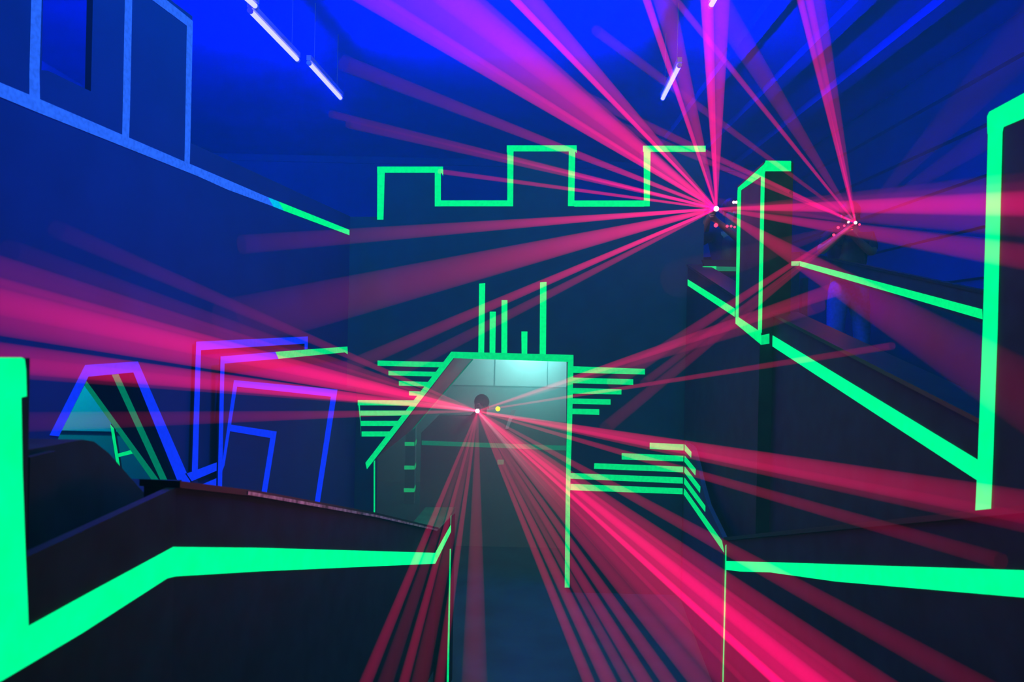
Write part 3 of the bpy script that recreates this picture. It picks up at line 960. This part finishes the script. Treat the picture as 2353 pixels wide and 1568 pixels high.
p1, v1 = make_person((S1.x + 0.30, 7.45, 1.83), 1.76, S1, 'person in dark vest aiming a laser gun on the landing behind the tower', trousers='shirt')
p2, v2 = make_person((S2.x + 0.13, 7.28, 1.835), 1.72, S2, 'person in blue jeans aiming a laser gun from behind the sloping green rail')
p3, v3 = make_person((S3.x + 0.02, 8.95, 0.0), 1.60, S3 + Vector((0, 0.1, 0)), 'person with dark hair aiming from behind the low wall in the doorway', trousers='shirt')
make_gun(S1, 'black laser gun held on the landing behind the tower', lens_r=0.022)
make_gun(S2, 'black laser gun held by the person in blue jeans', lens_r=0.013)
make_gun(S3, 'black laser gun aimed out of the doorway', lens_r=0.022)
for px, py, r, m in ((1686, 465, .013, 'led_pink'), (1692, 465, .013, 'led_pink'), (1645, 518, .018, 'led_red'), (1671, 520, .012, 'led_red'), (1680, 520, .011, 'led_red'), (1688, 522, .010, 'led_red')):
    led('vest_led', at(px, py, 7.08), r, M[m], v1)
for px, py, r, m in ((1950, 511, .010, 'led_pink'), (1957, 526, .010, 'led_red'), (1975, 516, .008, 'led_red'), (1926, 523, .010, 'led_red'), (1940, 519, .008, 'led_red'), (1916, 540, .010, 'led_red')):
    led('vest_led', at(px, py, 6.95), r * 1.2, M[m], v2)
led('vest_led', at(1144, 940, 8.5), .026, M['led_yellow'], v3, 'glowing yellow light')
led('vest_led', at(1096, 938, 8.45), .012, M['led_yellow'], v3, 'glowing yellow light')

# ------------------------------------------------------------------ laser light fans


def beam(parent, src, ex, ey, w, i0, i1, Ye, mat=M['beam'], r0=0.009, n=10, seg=14):
    E = at(ex, ey, Ye)
    r1 = max(w * 0.5 / FPX * Ye, 0.004)
    d = E - src
    bm = bmesh.new()
    ax = d.normalized()
    x = ax.orthogonal().normalized()
    y = ax.cross(x)
    rings, vals = [], []
    # beams that leave the frame run on through the hall
    out = ex < 0 or ex >= 2353 or ey < 0 or ey > 1568
    ext = max(1.0, min(1.6, (src.y - 0.4) / (src.y - Ye))) if out else 1.0
    for i in range(n + 1):
        # even steps in image space: t grows faster near the source
        t = (i / n) ** 1.6 * ext
        rr = r0 + (r1 - r0) * t
        c = src + d * t
        rings.append([bm.verts.new(c + (x * math.cos(2 * math.pi * k / seg) + y * math.sin(2 * math.pi * k / seg)) * rr) for k in range(seg)])
        Yt = src.y + (Ye - src.y) * t
        # fraction of the image path covered
        s = (t * Ye / Yt) if Yt > 0 else t
        g = i0 * (max(i1, 1e-4) / i0) ** s
        vals += [g * 0.95] * seg
    for a, b in zip(rings, rings[1:]):
        for k in range(seg):
            bm.faces.new([a[k], a[(k + 1) % seg], b[(k + 1) % seg], b[k]])
    o = link_mesh('laser_beam', bm, mat, parent, True)
    at_ = o.data.attributes.new('glow', 'FLOAT', 'POINT')
    at_.data.foreach_set('value', vals)
    return o


f1 = thing('laser_light_fan', 'fan of red laser beams bursting from the gun behind the tower', 'laser beams', S1, 'red laser fans in the haze')
for b in ((1178, -6, 18, .9, .55, 3.2), (1215, -6, 42, .35, .16, 3.2), (900, -70, 150, .60, .08, 3.2), (960, -80, 90, .30, .08, 3.2), (820, -22, 48, .7, .10, 3.4), (790, 145, 38, .7, .012, 3.6),
          (760, 262, 18, .55, .015, 3.8), (800, 285, 20, .55, .02, 3.8), (1010, 394, 12, .55, .10, 4.5), (1160, 360, 14, .4, .05, 4.5),
          (555, 562, 46, 1.2, .010, 3.8), (520, 750, 128, .75, .012, 3.6), (790, 848, 34, 1.3, .022, 3.6), (840, 892, 34, .4, .012, 3.6),
          (1484, -6, 18, .9, .45, 3.2), (1525, -6, 50, .4, .14, 3.2), (1624, -6, 30, 1.0, .8, 3.2), (1658, -6, 40, .6, .28, 3.2),
          (2353, 468, 60, 1.5, .42, 1.05), (2353, 480, 130, .25, .10, 1.05), (2353, 590, 60, 1.1, .10, 1.05), (2353, 905, 150, .9, .025, 1.05),
          (2353, 420, 50, .25, .02, 1.05)):
    beam(f1, S1, b[0], b[1], b[2], b[3] * 1.7, b[4], b[5], mat=M['beam_pink'])
f2 = thing('laser_light_fan', 'fan of thin red laser beams rising from the gun above the ramp parapets', 'laser beams', S2, 'red laser fans in the haze')
for b in ((1838, -6, 16, 1.3, .45, 2.4), (1858, -6, 18, 1.2, .40, 2.4), (1880, -6, 28, .3, .12, 2.4), (1548, -6, 16, 1.1, .14, 2.4), (1640, -6, 60, .25, .05, 2.4),
          (1330, 215, 24, 2.0, .04, 2.4), (1360, 262, 20, 1.6, .03, 2.4), (1370, 70, 24, .3, .05, 2.4), (1500, 440, 24, .3, .02, 2.4),
          (1410, 878, 34, 1.0, .06, 2.4), (1480, 880, 20, .5, .06, 2.4), (1390, 985, 30, .35, .04, 2.4), (1560, 640, 90, .14, .02, 2.4)):
    beam(f2, S2, *b, mat=M['beam_pink'])
for b in ((2353, 90, 110, .08, .03, 2.8), (2353, 260, 70, .12, .04, 2.8)):
    beam(f2, S2, *b, mat=M['beam_violet'])
f3 = thing('laser_light_fan', 'fan of red laser beams spreading out of the slanted doorway', 'laser beams', S3, 'red laser fans in the haze')
for b in ((-140, 675, 150, 2.0, .11, 1.7), (-140, 662, 70, .6, .07, 1.7), (-140, 806, 80, 1.8, .09, 1.7), (-140, 828, 60, .3, .06, 1.7), (-140, 975, 56, .6, .008, 1.7), (130, 527, 44, .6, .006, 1.9), (20, 578, 60, .45, .006, 1.9), (-140, 580, 76, .35, .04, 1.8),
          (1920, 665, 34, .6, .12, 2.6), (1880, 700, 40, .3, .05, 2.6), (2050, 795, 18, .5, .06, 2.6),
          (2353, 1165, 80, 1.1, .09, 1.9), (2353, 1200, 50, .5, .04, 1.9), (2300, 1290, 40, .5, .03, 1.9), (2250, 1580, 60, .35, .04, 1.9),
          (2020, 1580, 70, .45, .10, 1.9), (1920, 1580, 80, .9, .35, 1.9), (1850, 1580, 90, .9, .55, 1.9), (1800, 1580, 24, .5, .7, 1.9), (1760, 1580, 70, .7, .25, 1.9), (1690, 1580, 60, .6, .18, 1.9), (1620, 1580, 50, .5, .12, 1.9),
          (1545, 1580, 34, .45, .12, 1.9), (1490, 1580, 34, .5, .14, 1.9), (1450, 1580, 26, .3, .10, 1.9), (1405, 1580, 36, .6, .16, 1.9), (1358, 1580, 28, .6, .16, 1.9),
          (1090, 1580, 62, .40, .06, 1.9), (1008, 1580, 24, .6, .10, 1.9), (962, 1580, 40, .3, .06, 1.9), (925, 1580, 24, .6, .14, 1.9), (882, 1580, 36, .2, .04, 1.9), (836, 1580, 30, .6, .12, 1.9)):
    beam(f3, S3, *b)
for b in ((905, 918, 12, .8, .02, 6.0), (1265, 1135, 24, .9, .03, 5.0)):
    beam(f3, S3, *b, mat=M['beam_hot'])['label'] = 'pink-white hot core beam'
